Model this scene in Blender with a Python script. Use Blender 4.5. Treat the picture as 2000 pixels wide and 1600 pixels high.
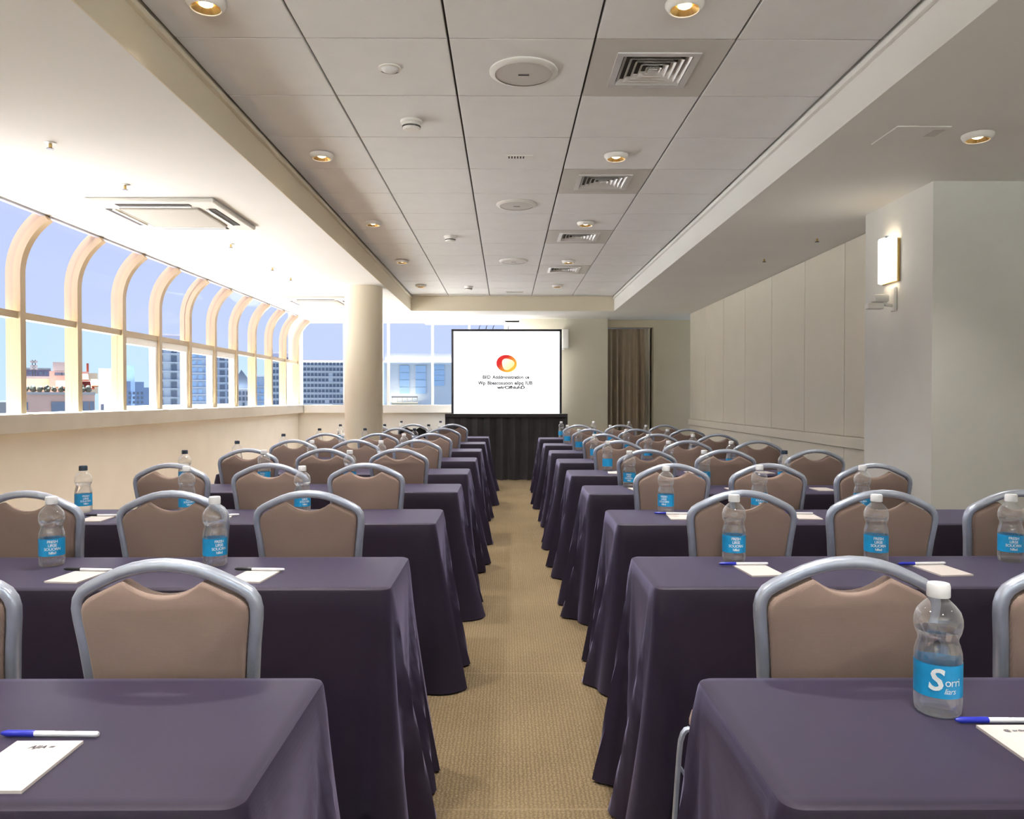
import bpy, bmesh, math, random
from mathutils import Vector, Matrix
random.seed(7)
PI = math.pi
S = bpy.context.scene
C = S.collection
for o in list(bpy.data.objects): bpy.data.objects.remove(o)

# ------------------------------------------------------------------ camera
CAMZ = 1.295
cd = bpy.data.cameras.new('camera'); cam = bpy.data.objects.new('camera', cd); C.objects.link(cam)
cd.sensor_fit = 'HORIZONTAL'; cd.sensor_width = 36; cd.lens = 27.0; cd.clip_end = 2000; cd.clip_start = .05
cam.location = (0, 0, CAMZ)
cam.rotation_euler = (PI/2 - math.atan(22/1500), 0, -math.atan(11/1500))
S.camera = cam

# ------------------------------------------------------------------ world, sun, exposure
W = bpy.data.worlds.new('sky'); S.world = W; W.use_nodes = True
nt = W.node_tree; nt.nodes.clear()
wo = nt.nodes.new('ShaderNodeOutputWorld'); wb = nt.nodes.new('ShaderNodeBackground')
tc = nt.nodes.new('ShaderNodeTexCoord'); sp = nt.nodes.new('ShaderNodeSeparateXYZ'); cr = nt.nodes.new('ShaderNodeValToRGB')
nt.links.new(tc.outputs['Generated'], sp.inputs[0]); nt.links.new(sp.outputs['Z'], cr.inputs[0])
cr.color_ramp.elements[0].position = 0.0; cr.color_ramp.elements[0].color = (.62, .80, 1.0, 1)
cr.color_ramp.elements[1].position = .55; cr.color_ramp.elements[1].color = (.54, .64, 1.0, 1)
nt.links.new(cr.outputs[0], wb.inputs[0]); wb.inputs[1].default_value = .56
nt.links.new(wb.outputs[0], wo.inputs[0])
sd = bpy.data.lights.new('sun', 'SUN'); sd.energy = 42; sd.angle = .01; sd.color = (1, .97, .93)
sun = bpy.data.objects.new('sun', sd); C.objects.link(sun)
SUN_EL = math.radians(74)
sun.rotation_euler = Vector((math.cos(SUN_EL), 0, -math.sin(SUN_EL))).to_track_quat('-Z', 'Y').to_euler()
S.view_settings.view_transform = 'Standard'; S.view_settings.look = 'None'
S.view_settings.gamma = 1; S.view_settings.use_curve_mapping = False
S.view_settings.exposure = 1.0
DOWNLIGHT_W = 85

# ------------------------------------------------------------------ materials
def nodes(m): return m.node_tree.nodes, m.node_tree.links
def mat(name, col, rough=.6, metal=0, var=0, scale=8, bump=0, bscale=60, sheen=0, sheen_tint=None, spec=.5, emit=None, estr=0, coat=0):
    m = bpy.data.materials.new(name); m.use_nodes = True
    N, L = nodes(m); b = N['Principled BSDF']
    b.inputs['Base Color'].default_value = (*col, 1); b.inputs['Roughness'].default_value = rough
    b.inputs['Metallic'].default_value = metal; b.inputs['Specular IOR Level'].default_value = spec
    b.inputs['Coat Weight'].default_value = coat
    if sheen:
        b.inputs['Sheen Weight'].default_value = sheen; b.inputs['Sheen Roughness'].default_value = .4
        if sheen_tint: b.inputs['Sheen Tint'].default_value = (*sheen_tint, 1)
    if emit:
        b.inputs['Emission Color'].default_value = (*emit, 1); b.inputs['Emission Strength'].default_value = estr
    if var or bump:
        t = N.new('ShaderNodeTexCoord')
        if var:
            n = N.new('ShaderNodeTexNoise'); n.inputs['Scale'].default_value = scale; n.inputs['Detail'].default_value = 5
            L.new(t.outputs['Object'], n.inputs['Vector'])
            r = N.new('ShaderNodeMapRange'); r.inputs[1].default_value = .3; r.inputs[2].default_value = .7
            r.inputs[3].default_value = 1-var; r.inputs[4].default_value = 1+var; L.new(n.outputs[0], r.inputs[0])
            v = N.new('ShaderNodeVectorMath'); v.operation = 'SCALE'; v.inputs[0].default_value = col
            L.new(r.outputs[0], v.inputs['Scale']); L.new(v.outputs[0], b.inputs['Base Color'])
        if bump:
            n2 = N.new('ShaderNodeTexNoise'); n2.inputs['Scale'].default_value = bscale; n2.inputs['Detail'].default_value = 3
            L.new(t.outputs['Object'], n2.inputs['Vector'])
            bp = N.new('ShaderNodeBump'); bp.inputs['Strength'].default_value = bump; bp.inputs['Distance'].default_value = .01
            L.new(n2.outputs[0], bp.inputs['Height']); L.new(bp.outputs[0], b.inputs['Normal'])
    return m
def weave(name, col, col2, scale, rough=.85, bump=.3, sheen=.3, tint=(1,1,1), dist=.002):
    """two crossed fine waves: woven fabric"""
    m = mat(name, col, rough, sheen=sheen, sheen_tint=tint, spec=.25); N, L = nodes(m); b = N['Principled BSDF']
    t = N.new('ShaderNodeTexCoord'); ws = []
    for ax in ('X', 'Z', 'Y'):
        w = N.new('ShaderNodeTexWave'); w.bands_direction = ax; w.inputs['Scale'].default_value = scale
        w.inputs['Distortion'].default_value = .6; L.new(t.outputs['Object'], w.inputs['Vector']); ws.append(w)
    a = N.new('ShaderNodeMath'); a.operation = 'MULTIPLY'; L.new(ws[0].outputs[1], a.inputs[0]); L.new(ws[1].outputs[1], a.inputs[1])
    n = N.new('ShaderNodeTexNoise'); n.inputs['Scale'].default_value = 5; n.inputs['Detail'].default_value = 6; L.new(t.outputs['Object'], n.inputs['Vector'])
    ad = N.new('ShaderNodeMath'); ad.operation = 'ADD'; L.new(a.outputs[0], ad.inputs[0]); L.new(n.outputs[0], ad.inputs[1])
    mr = N.new('ShaderNodeMapRange'); mr.inputs[1].default_value = .2; mr.inputs[2].default_value = 1.3; L.new(ad.outputs[0], mr.inputs[0])
    mx = N.new('ShaderNodeMix'); mx.data_type = 'RGBA'; L.new(mr.outputs[0], mx.inputs[0])
    mx.inputs[6].default_value = (*col, 1); mx.inputs[7].default_value = (*col2, 1); L.new(mx.outputs[2], b.inputs['Base Color'])
    bp = N.new('ShaderNodeBump'); bp.inputs['Strength'].default_value = bump; bp.inputs['Distance'].default_value = dist
    L.new(a.outputs[0], bp.inputs['Height']); L.new(bp.outputs[0], b.inputs['Normal'])
    return m
def glass(name, tint, refl=.06, rough=.02, diff=0):
    m = bpy.data.materials.new(name); m.use_nodes = True; N, L = nodes(m); N.clear()
    o = N.new('ShaderNodeOutputMaterial'); tr = N.new('ShaderNodeBsdfTransparent'); tr.inputs[0].default_value = (*tint, 1)
    g = N.new('ShaderNodeBsdfGlossy'); g.inputs['Roughness'].default_value = rough; g.inputs[0].default_value = (1,1,1,1)
    lw = N.new('ShaderNodeLayerWeight'); lw.inputs[0].default_value = .5
    pw = N.new('ShaderNodeMath'); pw.operation = 'POWER'; pw.inputs[1].default_value = 4; L.new(lw.outputs['Facing'], pw.inputs[0])
    f = N.new('ShaderNodeMath'); f.operation = 'MULTIPLY_ADD'; f.inputs[1].default_value = refl*4; f.inputs[2].default_value = refl*.5; L.new(pw.outputs[0], f.inputs[0])
    mx = N.new('ShaderNodeMixShader'); L.new(f.outputs[0], mx.inputs[0]); L.new(tr.outputs[0], mx.inputs[1]); L.new(g.outputs[0], mx.inputs[2])
    
    if diff:  # bright rim reflections put in as white colour at slanting view angles
        d = N.new('ShaderNodeBsdfDiffuse'); d.inputs[0].default_value = (.9, .93, .96, 1); p2 = N.new('ShaderNodeMath'); p2.operation = 'POWER'; p2.inputs[1].default_value = 2
        L.new(lw.outputs['Facing'], p2.inputs[0]); q2 = N.new('ShaderNodeMath'); q2.operation = 'MULTIPLY_ADD'; q2.inputs[1].default_value = diff; q2.inputs[2].default_value = .03; L.new(p2.outputs[0], q2.inputs[0])
        m2 = N.new('ShaderNodeMixShader'); L.new(q2.outputs[0], m2.inputs[0]); L.new(mx.outputs[0], m2.inputs[1]); L.new(d.outputs[0], m2.inputs[2]); mx = m2
    L.new(mx.outputs[0], o.inputs[0]); return m
def water_mat():
    m = bpy.data.materials.new('water'); m.use_nodes = True; N, L = nodes(m); N.clear()
    o = N.new('ShaderNodeOutputMaterial'); r = N.new('ShaderNodeBsdfGlass'); r.inputs['IOR'].default_value = 1.33
    r.inputs['Roughness'].default_value = 0.0; t = N.new('ShaderNodeBsdfTransparent'); t.inputs[0].default_value = (.97, .98, 1, 1)
    mx = N.new('ShaderNodeMixShader'); mx.inputs[0].default_value = .45
    L.new(r.outputs[0], mx.inputs[1]); L.new(t.outputs[0], mx.inputs[2]); L.new(mx.outputs[0], o.inputs[0]); return m
def carpet_mat():
    m = mat('carpet', (.42, .30, .16), .95, spec=.1, sheen=.25, sheen_tint=(1, .9, .7)); N, L = nodes(m); b = N['Principled BSDF']
    t = N.new('ShaderNodeTexCoord'); mp = N.new('ShaderNodeMapping'); L.new(t.outputs['Object'], mp.inputs[0])
    wv = []
    for ax, sc, ds in (('X', 22, 4.0), ('Y', 36, 5.0)):
        w = N.new('ShaderNodeTexWave'); w.bands_direction = ax; w.inputs['Scale'].default_value = sc
        w.inputs['Distortion'].default_value = ds; w.inputs['Detail'].default_value = 2; w.inputs['Detail Scale'].default_value = 2.5
        L.new(mp.outputs[0], w.inputs[0]); wv.append(w)
    mu = N.new('ShaderNodeMath'); mu.operation = 'MULTIPLY'; L.new(wv[0].outputs[1], mu.inputs[0]); L.new(wv[1].outputs[1], mu.inputs[1])
    n = N.new('ShaderNodeTexNoise'); n.inputs['Scale'].default_value = 1.6; n.inputs['Detail'].default_value = 8; L.new(mp.outputs[0], n.inputs[0])
    n3 = N.new('ShaderNodeTexNoise'); n3.inputs['Scale'].default_value = 180; n3.inputs['Detail'].default_value = 2; L.new(mp.outputs[0], n3.inputs[0])
    a1 = N.new('ShaderNodeMath'); a1.operation = 'ADD'; L.new(mu.outputs[0], a1.inputs[0]); L.new(n.outputs[0], a1.inputs[1])
    a2 = N.new('ShaderNodeMath'); a2.operation = 'ADD'; L.new(a1.outputs[0], a2.inputs[0]); L.new(n3.outputs[0], a2.inputs[1])
    mr = N.new('ShaderNodeMapRange'); mr.inputs[1].default_value = .6; mr.inputs[2].default_value = 1.9; L.new(a2.outputs[0], mr.inputs[0])
    r = N.new('ShaderNodeValToRGB'); r.color_ramp.elements[0].color = (.10, .066, .032, 1); r.color_ramp.elements[1].color = (.33, .245, .135, 1)
    L.new(mr.outputs[0], r.inputs[0])
    # carpet-tile seams, every 1.2 m across the aisle
    sx = N.new('ShaderNodeSeparateXYZ'); L.new(mp.outputs[0], sx.inputs[0])
    fr = N.new('ShaderNodeMath'); fr.operation = 'PINGPONG'; fr.inputs[1].default_value = .6; L.new(sx.outputs['Y'], fr.inputs[0])
    lt = N.new('ShaderNodeMath'); lt.operation = 'LESS_THAN'; lt.inputs[1].default_value = .006; L.new(fr.outputs[0], lt.inputs[0])
    mx = N.new('ShaderNodeMix'); mx.data_type = 'RGBA'; mx.inputs[7].default_value = (.32, .24, .14, 1)
    sc = N.new('ShaderNodeMath'); sc.operation = 'MULTIPLY'; sc.inputs[1].default_value = .5; L.new(lt.outputs[0], sc.inputs[0])
    L.new(sc.outputs[0], mx.inputs[0]); L.new(r.outputs[0], mx.inputs[6]); L.new(mx.outputs[2], b.inputs['Base Color'])
    bp = N.new('ShaderNodeBump'); bp.inputs['Strength'].default_value = .6; bp.inputs['Distance'].default_value = .01
    L.new(a2.outputs[0], bp.inputs['Height']); L.new(bp.outputs[0], b.inputs['Normal'])
    return m
M = {}
M['carpet'] = carpet_mat()
M['wall'] = mat('cream_wall', (.80, .79, .74), .8, var=.03, scale=3, bump=.05, bscale=200)
M['panel'] = mat('cream_panel', (.86, .80, .67), .75, var=.02, scale=2, bump=.08, bscale=250)
M['beige'] = mat('beige_wall', (.66, .57, .40), .8, var=.03, scale=3)
M['pier'] = mat('pale_beige_wall', (.76, .71, .57), .8, var=.03, scale=3)
M['ceil'] = mat('ceiling_paint', (.85, .84, .80), .85, var=.015, scale=2)
M['tile'] = mat('ceiling_tile', (.84, .84, .83), .85, var=.02, scale=6, bump=.08, bscale=300)
M['joint'] = mat('ceiling_joint', (.10, .09, .085), .9)
M['tray'] = mat('tray_shade_column_tan', (.80, .72, .56), .8)  # tan carries the tray's left-side shade; also the column's own paint
M['mullion'] = mat('mullion_paint', (.40, .31, .19), .45)
M['white'] = mat('white_paint', (.86, .85, .80), .5)
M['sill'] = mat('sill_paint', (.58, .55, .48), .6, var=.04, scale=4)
M['frame_grey'] = mat('head_bar_grey', (.30, .31, .33), .5)
M['plastic'] = mat('white_plastic', (.85, .83, .78), .4)
M['grey'] = mat('grey_plastic', (.62, .59, .55), .5)
M['grille_grey'] = mat('grille_grey', (.40, .37, .31), .6); M['fascia'] = mat('fascia_plastic', (.66, .64, .58), .5)
M['louvre'] = mat('louvre_metal', (.78, .77, .75), .35, .3)
M['dark'] = mat('dark_void', (.05, .045, .04), .8)
M['glass_up'] = glass('tinted_curved_glass', (.93, .90, .97), .006)
M['glass'] = glass('window_glass', (.95, .98, .99), .005)
M['steel'] = mat('brushed_steel', (.50, .55, .66), .30, .6, var=.08, scale=20)
M['fabric'] = weave('brown_chair_fabric', (.25, .175, .145), (.35, .255, .21), 160, sheen=.25, tint=(1, .85, .8))
M['fabric_black'] = weave('black_chair_fabric', (.02, .02, .022), (.04, .038, .04), 160)
M['cloth'] = weave('purple_tablecloth', (.015, .010, .022), (.024, .016, .034), 260, rough=.48, bump=.12, sheen=.40, tint=(.64, .60, 1))  # blue sheen tint stands in for skylight falling on the cloth
M['black'] = weave('black_skirt_fabric', (.03, .027, .029), (.06, .056, .06), 220, rough=.6, sheen=.4)
M['paper'] = mat('notepaper', (.60, .55, .52), .8)
M['paper_edge'] = mat('pad_backing', (.55, .5, .47), .8)
M['ink'] = mat('dark_print', (.04, .04, .06), .6)
M['pen_blue'] = mat('blue_plastic', (.02, .03, .42), .3)
M['pen_white'] = mat('pen_barrel', (.78, .79, .83), .3)
M['pen_black'] = mat('black_plastic', (.02, .02, .025), .3)
M['pet'] = glass('bottle_plastic', (.985, .99, .995), .20, .05, .3)
M['water'] = water_mat()
M['cap'] = mat('white_cap', (.85, .86, .88), .4)
M['cap_dark'] = mat('dark_cap', (.03, .05, .08), .4)
M['label'] = mat('cyan_label', (.012, .32, .66), .35, var=.08, scale=60)
M['print_white'] = mat('white_print', (.85, .9, .93), .5)
M['table'] = mat('table_laminate', (.45, .36, .26), .6)
M['screen'] = mat('projected_screen', (.9, .9, .9), .8, emit=(1, 1, 1), estr=.9)
M['frame_dark'] = mat('dark_frame', (.06, .06, .07), .4, .5)
M['curtain'] = weave('taupe_curtain', (.42, .34, .24), (.54, .45, .32), 120)
M['lining'] = mat('curtain_lining', (.62, .58, .48), .8)
M['gold'] = mat('gold_reflector', (.85, .6, .25), .25, .9)
M['bulb'] = mat('lamp_glow', (1, .9, .7), .5, emit=(1, .78, .42), estr=5)
M['shade'] = mat('sconce_glass', (.95, .93, .85), .5, emit=(1, .93, .78), estr=2.6)
M['brass'] = mat('brass', (.6, .42, .16), .3, .9)
def hexmat(name, c, r=.8): M[name] = mat(name, c, r, var=.06, scale=.4)
hexmat('pink_render', (.42, .28, .24)); hexmat('cream_render', (.55, .47, .33)); hexmat('white_render', (.85, .85, .84))
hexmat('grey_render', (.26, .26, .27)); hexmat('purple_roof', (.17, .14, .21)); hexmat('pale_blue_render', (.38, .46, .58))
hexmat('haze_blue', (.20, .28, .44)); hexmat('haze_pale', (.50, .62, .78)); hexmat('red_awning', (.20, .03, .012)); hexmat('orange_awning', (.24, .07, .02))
hexmat('bounce_deck_paving', (.36, .36, .37)); hexmat('hedge', (.014, .02, .014)); hexmat('city_ground', (.02, .022, .025)); hexmat('tower_pale', (.52, .56, .62))
M['win_dark'] = mat('far_window_dark', (.10, .13, .19), .2); M['win_blue'] = mat('far_window_blue', (.30, .45, .66), .2)

# ------------------------------------------------------------------ mesh helpers
class MB:
    def __init__(s): s.v = []; s.f = []; s.mi = []; s.cur = 0
    def add(s, vs, fs):
        o = len(s.v); s.v += [tuple(p) for p in vs]
        for f in fs: s.f.append([i+o for i in f]); s.mi.append(s.cur)
        return s
    def box(s, x0, x1, y0, y1, z0, z1):
        vs = [(x, y, z) for z in (z0, z1) for y in (y0, y1) for x in (x0, x1)]
        return s.add(vs, [(0,2,3,1), (4,5,7,6), (0,1,5,4), (2,6,7,3), (0,4,6,2), (1,3,7,5)])
    def bevbox(s, x0, x1, y0, y1, z0, z1, b=.005):
        bm = bmesh.new(); bmesh.ops.create_cube(bm, size=1)
        for v in bm.verts: v.co = ((x0+x1)/2+v.co.x*(x1-x0), (y0+y1)/2+v.co.y*(y1-y0), (z0+z1)/2+v.co.z*(z1-z0))
        bmesh.ops.bevel(bm, geom=list(bm.edges), offset=b, segments=2, profile=.5, affect='EDGES')
        bm.verts.index_update(); s.add([v.co[:] for v in bm.verts], [[v.index for v in f.verts] for f in bm.faces]); bm.free(); return s
    def lathe(s, prof, n=24, cx=0, cy=0, cap0=True, cap1=True, flip=False):
        vs = []; fs = []
        for r, z in prof:
            for k in range(n):
                a = 2*PI*k/n; vs.append((cx+r*math.cos(a), cy+r*math.sin(a), z))
        for i in range(len(prof)-1):
            for k in range(n):
                q = (i*n+k, i*n+(k+1) % n, (i+1)*n+(k+1) % n, (i+1)*n+k); fs.append(q if not flip else q[::-1])
        if cap0: fs.append(list(range(n))[::-1])
        if cap1: fs.append([(len(prof)-1)*n+k for k in range(n)])
        return s.add(vs, fs)
    def sweep(s, path, w, h, side=None, n=8, closed=False, sq=.6):
        """sweep a rounded section (w across 'side', h across the other) along path"""
        P = [Vector(p) for p in path]; m = len(P); vs = []; fs = []
        for i, p in enumerate(P):
            t = (P[(i+1) % m]-P[i-1]) if closed else (P[min(i+1, m-1)]-P[max(i-1, 0)])
            t.normalize(); sv = Vector(side) if side else (Vector((0,0,1)) if abs(t.z) < .9 else Vector((1,0,0)))
            a = (sv - t*sv.dot(t)).normalized(); b = t.cross(a)
            for k in range(n):
                th = 2*PI*(k+.5)/n; ct, st = math.cos(th), math.sin(th)
                ct = math.copysign(abs(ct)**sq, ct); st = math.copysign(abs(st)**sq, st)
                vs.append(p + a*ct*w/2 + b*st*h/2)
        for i in range(m if closed else m-1):
            for k in range(n):
                j = (i+1) % m; fs.append((i*n+k, i*n+(k+1) % n, j*n+(k+1) % n, j*n+k))
        if not closed: fs += [list(range(n))[::-1], [(m-1)*n+k for k in range(n)]]
        return s.add(vs, fs)
    def prism(s, poly, y0, y1):
        """polygon in (x,z) extruded along y"""
        n = len(poly); vs = [(x, y0, z) for x, z in poly]+[(x, y1, z) for x, z in poly]
        fs = [list(range(n)), [n+i for i in range(n)][::-1]]+[(i, n+i, n+(i+1) % n, (i+1) % n) for i in range(n)]
        return s.add(vs, fs)
    def mesh(s, name, mats, smooth=False):
        me = bpy.data.meshes.new(name); me.from_pydata(s.v, [], s.f)
        if not isinstance(mats, (list, tuple)): mats = [mats]
        for m in mats: me.materials.append(M[m] if isinstance(m, str) else m)
        for p, i in zip(me.polygons, s.mi): p.material_index = i
        bm = bmesh.new(); bm.from_mesh(me); bmesh.ops.recalc_face_normals(bm, faces=bm.faces); bm.to_mesh(me); bm.free()
        if smooth:
            me.polygons.foreach_set('use_smooth', [True]*len(me.polygons))
            try: me.set_sharp_from_angle(angle=math.radians(40))
            except Exception: pass
        return me
    def build(s, name, mats, parent=None, smooth=False, loc=None):
        return link(name, s.mesh(name, mats, smooth), parent, loc)
def link(name, me, parent=None, loc=None, rz=0):
    o = bpy.data.objects.new(name, me); C.objects.link(o)
    if parent: o.parent = parent
    if loc: o.location = loc
    if rz: o.rotation_euler = (0, 0, rz)
    return o
def tag(o, label=None, cat=None, group=None, kind=None):
    if label: o['label'] = label
    if cat: o['category'] = cat
    if group: o['group'] = group
    if kind: o['kind'] = kind
    return o
def thing(name, label, cat, loc=(0,0,0), rz=0, group=None, kind=None):
    o = bpy.data.objects.new(name, None); o.empty_display_size = .1; C.objects.link(o)
    o.location = loc; o.rotation_euler = (0, 0, rz); return tag(o, label, cat, group, kind)
def struct(name, mb, m, label, cat, smooth=False):
    return tag(mb.build(name, m, smooth=smooth), label, cat, kind='structure')
def dup(root, loc, rz, label, group=None, name=None):
    def cp(o, par):
        c = o.copy(); C.objects.link(c)
        if par: c.parent = par
        for ch in list(o.children):
            if ch.type != 'LIGHT' or True: cp(ch, c)
        return c
    r = cp(root, None); r.location = loc; r.rotation_euler = (0, 0, rz); r['label'] = label
    if group: r['group'] = group
    return r
def text_mesh(txt, size, m, align='CENTER', space=1.0, depth=0.0, shear=0, bold=0):
    cu = bpy.data.curves.new('t', 'FONT'); cu.body = txt; cu.size = size; cu.align_x = align; cu.align_y = 'CENTER'
    cu.space_character = space; cu.extrude = depth; cu.shear = shear; cu.offset = bold; cu.resolution_u = 3
    o = bpy.data.objects.new('t', cu); C.objects.link(o)
    dg = bpy.context.evaluated_depsgraph_get(); me = bpy.data.meshes.new_from_object(o.evaluated_get(dg))
    bpy.data.objects.remove(o); bpy.data.curves.remove(cu)
    me.materials.clear(); me.materials.append(M[m]); return me
ORD = ['nearest', 'second', 'third', 'fourth', 'fifth', 'sixth', 'seventh', 'eighth', 'ninth']

# ------------------------------------------------------------------ the shell
YR, YB = -4.0, 12.8            # rear wall (behind the camera), back wall
ZL, ZT = 2.585, 2.805          # low ceiling, tiles of the raised tray
XL, XW = -3.46, 2.80
struct('floor', MB().box(-3.7, 3.8, YR-.2, YB+.6, -.2, 0), 'carpet', 'golden brown textured carpet floor', 'floor')
# left wall under the windows
struct('wall_left', MB().box(-3.62, XL, YR, YB+.15, 0, 1.06), 'wall', 'cream low wall beneath the arched windows', 'wall')
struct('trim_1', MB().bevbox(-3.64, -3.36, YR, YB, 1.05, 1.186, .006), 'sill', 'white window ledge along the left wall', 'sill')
# back wall (far end) with its window openings
bw = MB(); bw.box(-3.62, .24, YB, YB+.15, 0, 1.06); bw.box(-2.70, -2.10, YB, YB+.15, 1.06, ZL+.1)
bw.box(-.02, .24, YB, YB+.15, 1.06, ZL+.1); bw.box(-3.62, .24, YB, YB+.15, 2.56, 2.9); bw.box(-3.62, -3.50, YB, YB+.15, 1.06, 2.6)
struct('wall_back', bw, 'wall', 'cream far wall with windows behind the screen', 'wall')
struct('trim_2', MB().bevbox(-3.35, .2, YB-.07, YB+.02, 1.05, 1.186, .006), 'white', 'white ledge under the far wall windows', 'sill')
struct('wall_pier', MB().box(.215, 1.65, 12.5, 13.5, 0, ZL+.1), 'pier', 'plain beige wall right of the projection screen', 'wall')
# curtained recess right of the pier
rc = MB(); rc.box(1.65, 2.42, 12.65, 12.75, 2.46, 2.7); rc.box(2.42, 3.8, 12.65, 12.95, 0, 2.7); rc.box(1.65, 2.6, 13.1, 13.2, 0, 2.7); rc.box(2.421, 2.6, 12.95, 13.1, 0, 2.7)
struct('wall_recess', rc, 'beige', 'beige wall with a curtained opening at the far right', 'wall')
tj = MB(); tj.box(2.42, 2.50, 12.63, 12.67, 0, 2.46); tj.box(1.66, 2.50, 12.63, 12.67, 2.46, 2.53)
struct('trim_3', tj, 'beige', 'beige casing around the curtained opening', 'trim')
# right wall with upholstered panels
wr = struct('wall_right', MB().box(XW+.02, XW+.2, 5.3, 11.7, 0, ZL+.1), 'panel', 'cream panelled wall on the right side', 'wall')
ed = [5.42, 6.35, 7.2, 8.1, 9.0, 9.9, 10.8, 11.695]
for a, b in zip(ed[:-1], ed[1:]):
    MB().bevbox(XW, XW+.03, a+.004, b-.004, .985, ZL-.004, .003).build('panel', 'panel', wr)
for a, b in zip(ed[:-1:2], ed[1::2]):
    pass
for a, b in ((5.42, 6.35), (6.35, 8.1), (8.1, 9.9), (9.9, 11.695)):
    MB().bevbox(XW, XW+.03, a+.004, b-.004, .10, .885, .003).build('panel', 'panel', wr)
MB().bevbox(XW-.025, XW+.02, 5.42, 11.70, .89, .98, .006).build('chair_rail', 'panel', wr)
MB().bevbox(XW-.015, XW+.02, 5.42, 11.70, 0, .095, .004).build('baseboard', 'panel', wr)
struct('wall_end', MB().box(XW+.02, 3.8, 11.62, 11.70, 0, ZL+.1), 'panel', 'return of the right wall beyond the panels', 'wall')
struct('wall_pillar', MB().box(2.535, 3.75, 4.56, 5.42, 0, ZL+.1), 'wall', 'wide square white pillar carrying the wall lamp', 'pillar')
struct('wall_near', MB().box(3.6, 3.75, YR, 4.56, 0, ZL+.1), 'wall', 'cream right wall nearer than the pillar', 'wall')
# unseen rear wall behind the camera; its window band is added for daylight
rw = MB(); rw.box(-3.62, 3.75, YR-.15, YR, 0, 1.06); rw.box(-3.62, 3.75, YR-.15, YR, 2.4, 2.9); rw.box(2.9, 3.75, YR-.15, YR, 1.06, 2.4); rw.box(-3.62, -3.3, YR-.15, YR, 1.06, 2.4)
struct('wall_rear', rw, 'wall', 'unseen rear wall behind the viewer with an added daylight window band', 'wall')
# ceiling: tray with tiles, low soffits around it
ce = thing('ceiling', 'white tiled tray ceiling with lower plastered sides', 'ceiling', kind='structure')
XA, XB, YE = -1.41, 1.60, 11.38
MB().box(-3.30, XA, YR, YB+.15, ZL, 3.1).build('soffit', ['ceil'], ce)
MB().box(XB, 3.8, YR, 13.5, ZL, 3.1).build('soffit', ['ceil'], ce)
MB().box(XA, XB, YE, 13.5, ZL, 3.1).build('soffit', ['ceil'], ce)
MB().box(XA, XB, YR, -1.03, ZL, 3.1).build('soffit', ['ceil'], ce)
MB().box(XA, XB, -1.03, YE, ZT+.022, 3.1).build('tile_backing', 'joint', ce)
# inner lining of the tray edge; left side's shade put in as tan, far side matching
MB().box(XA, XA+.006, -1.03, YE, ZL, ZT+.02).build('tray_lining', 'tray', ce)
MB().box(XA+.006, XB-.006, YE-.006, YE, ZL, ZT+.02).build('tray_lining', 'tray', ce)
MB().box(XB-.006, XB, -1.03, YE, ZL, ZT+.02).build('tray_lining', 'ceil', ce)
MB().bevbox(XA+.006, XA+.03, -1.03, YE-.01, ZT-.045, ZT-.02, .003).build('tray_bead', 'tray', ce)  # left bead takes the same shade tan
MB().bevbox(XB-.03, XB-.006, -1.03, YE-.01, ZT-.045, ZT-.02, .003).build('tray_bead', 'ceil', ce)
GX = [XA+.02, -.85, -.245, .375, .97, XB-.02]
Y0, TS = 3.25, .61
DIFF = {(3, 0), (3, 3), (3, 6), (3, 9)}
def tile_bounds(c, k):
    return GX[c]+.005, GX[c+1]-.005, Y0+TS*k+.004, min(Y0+TS*(k+1), YE-.012)-.004
tm = {}
for c in range(5):
    for k in range(-7, 14):
        if (c, k) in DIFF: continue
        x0, x1, y0, y1 = tile_bounds(c, k)
        if y1-y0 < .1: continue
        key = (c, round(y1-y0, 3))
        if key not in tm: tm[key] = MB().bevbox(-(x1-x0)/2, (x1-x0)/2, -(y1-y0)/2, (y1-y0)/2, 0, .018, .003).mesh('tile', 'tile')
        link('tile', tm[key], ce, ((x0+x1)/2, (y0+y1)/2, ZT))

# ------------------------------------------------------------------ arched windows, left
R, ZC = .51, 2.165
arc = [(XL+R-R*math.cos(t), ZC+R*math.sin(t)) for t in [math.radians(55.3)*i/12 for i in range(13)]]
prof = [(XL, 1.15), (XL, 1.5), (XL, 1.88), (XL, 2.05)] + arc
ends = prof[-1]
MY = [5.45+.72*k for k in range(-13, 11)]
MY = [y for y in MY if y > YR+.05]
def strip(pts, y0, y1, th):
    """curved sheet with thickness along y"""
    mb = MB(); n = len(pts); nr = []
    for i in range(n):
        a, b = pts[max(i-1, 0)], pts[min(i+1, n-1)]; d = Vector((b[0]-a[0], b[1]-a[1])).normalized(); nr.append((d.y, -d.x))
    inn = [(p[0]+q[0]*th/2, p[1]+q[1]*th/2) for p, q in zip(pts, nr)]; out = [(p[0]-q[0]*th/2, p[1]-q[1]*th/2) for p, q in zip(pts, nr)]
    poly = inn+out[::-1]
    vs = [(x, y, z) for y in (y0, y1) for x, z in poly]; m = len(poly); fs = []
    for i in range(m): fs.append((i, (i+1) % m, m+(i+1) % m, m+i))
    for i in range(n-1):
        q = (i, i+1, m-2-i, m-1-i); fs.append(q); fs.append(tuple(m+j for j in q[::-1]))
    return mb.add(vs, fs)
mul_me = strip(prof, -.03, .03, .105).mesh('mullion', 'mullion', True)
rail_me = strip([(XL, 1.855), (XL, 1.905)], .03, .69, .075).mesh('rail', 'mullion')
up_me = strip([(XL, 1.905), (XL, 2.05)]+arc, .03, .69, .008).mesh('upper_pane', 'glass_up', True)
lo_me = strip([(XL, 1.15), (XL, 1.855)], .03, .69, .008).mesh('lower_pane', 'glass')
sm = MB()
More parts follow.
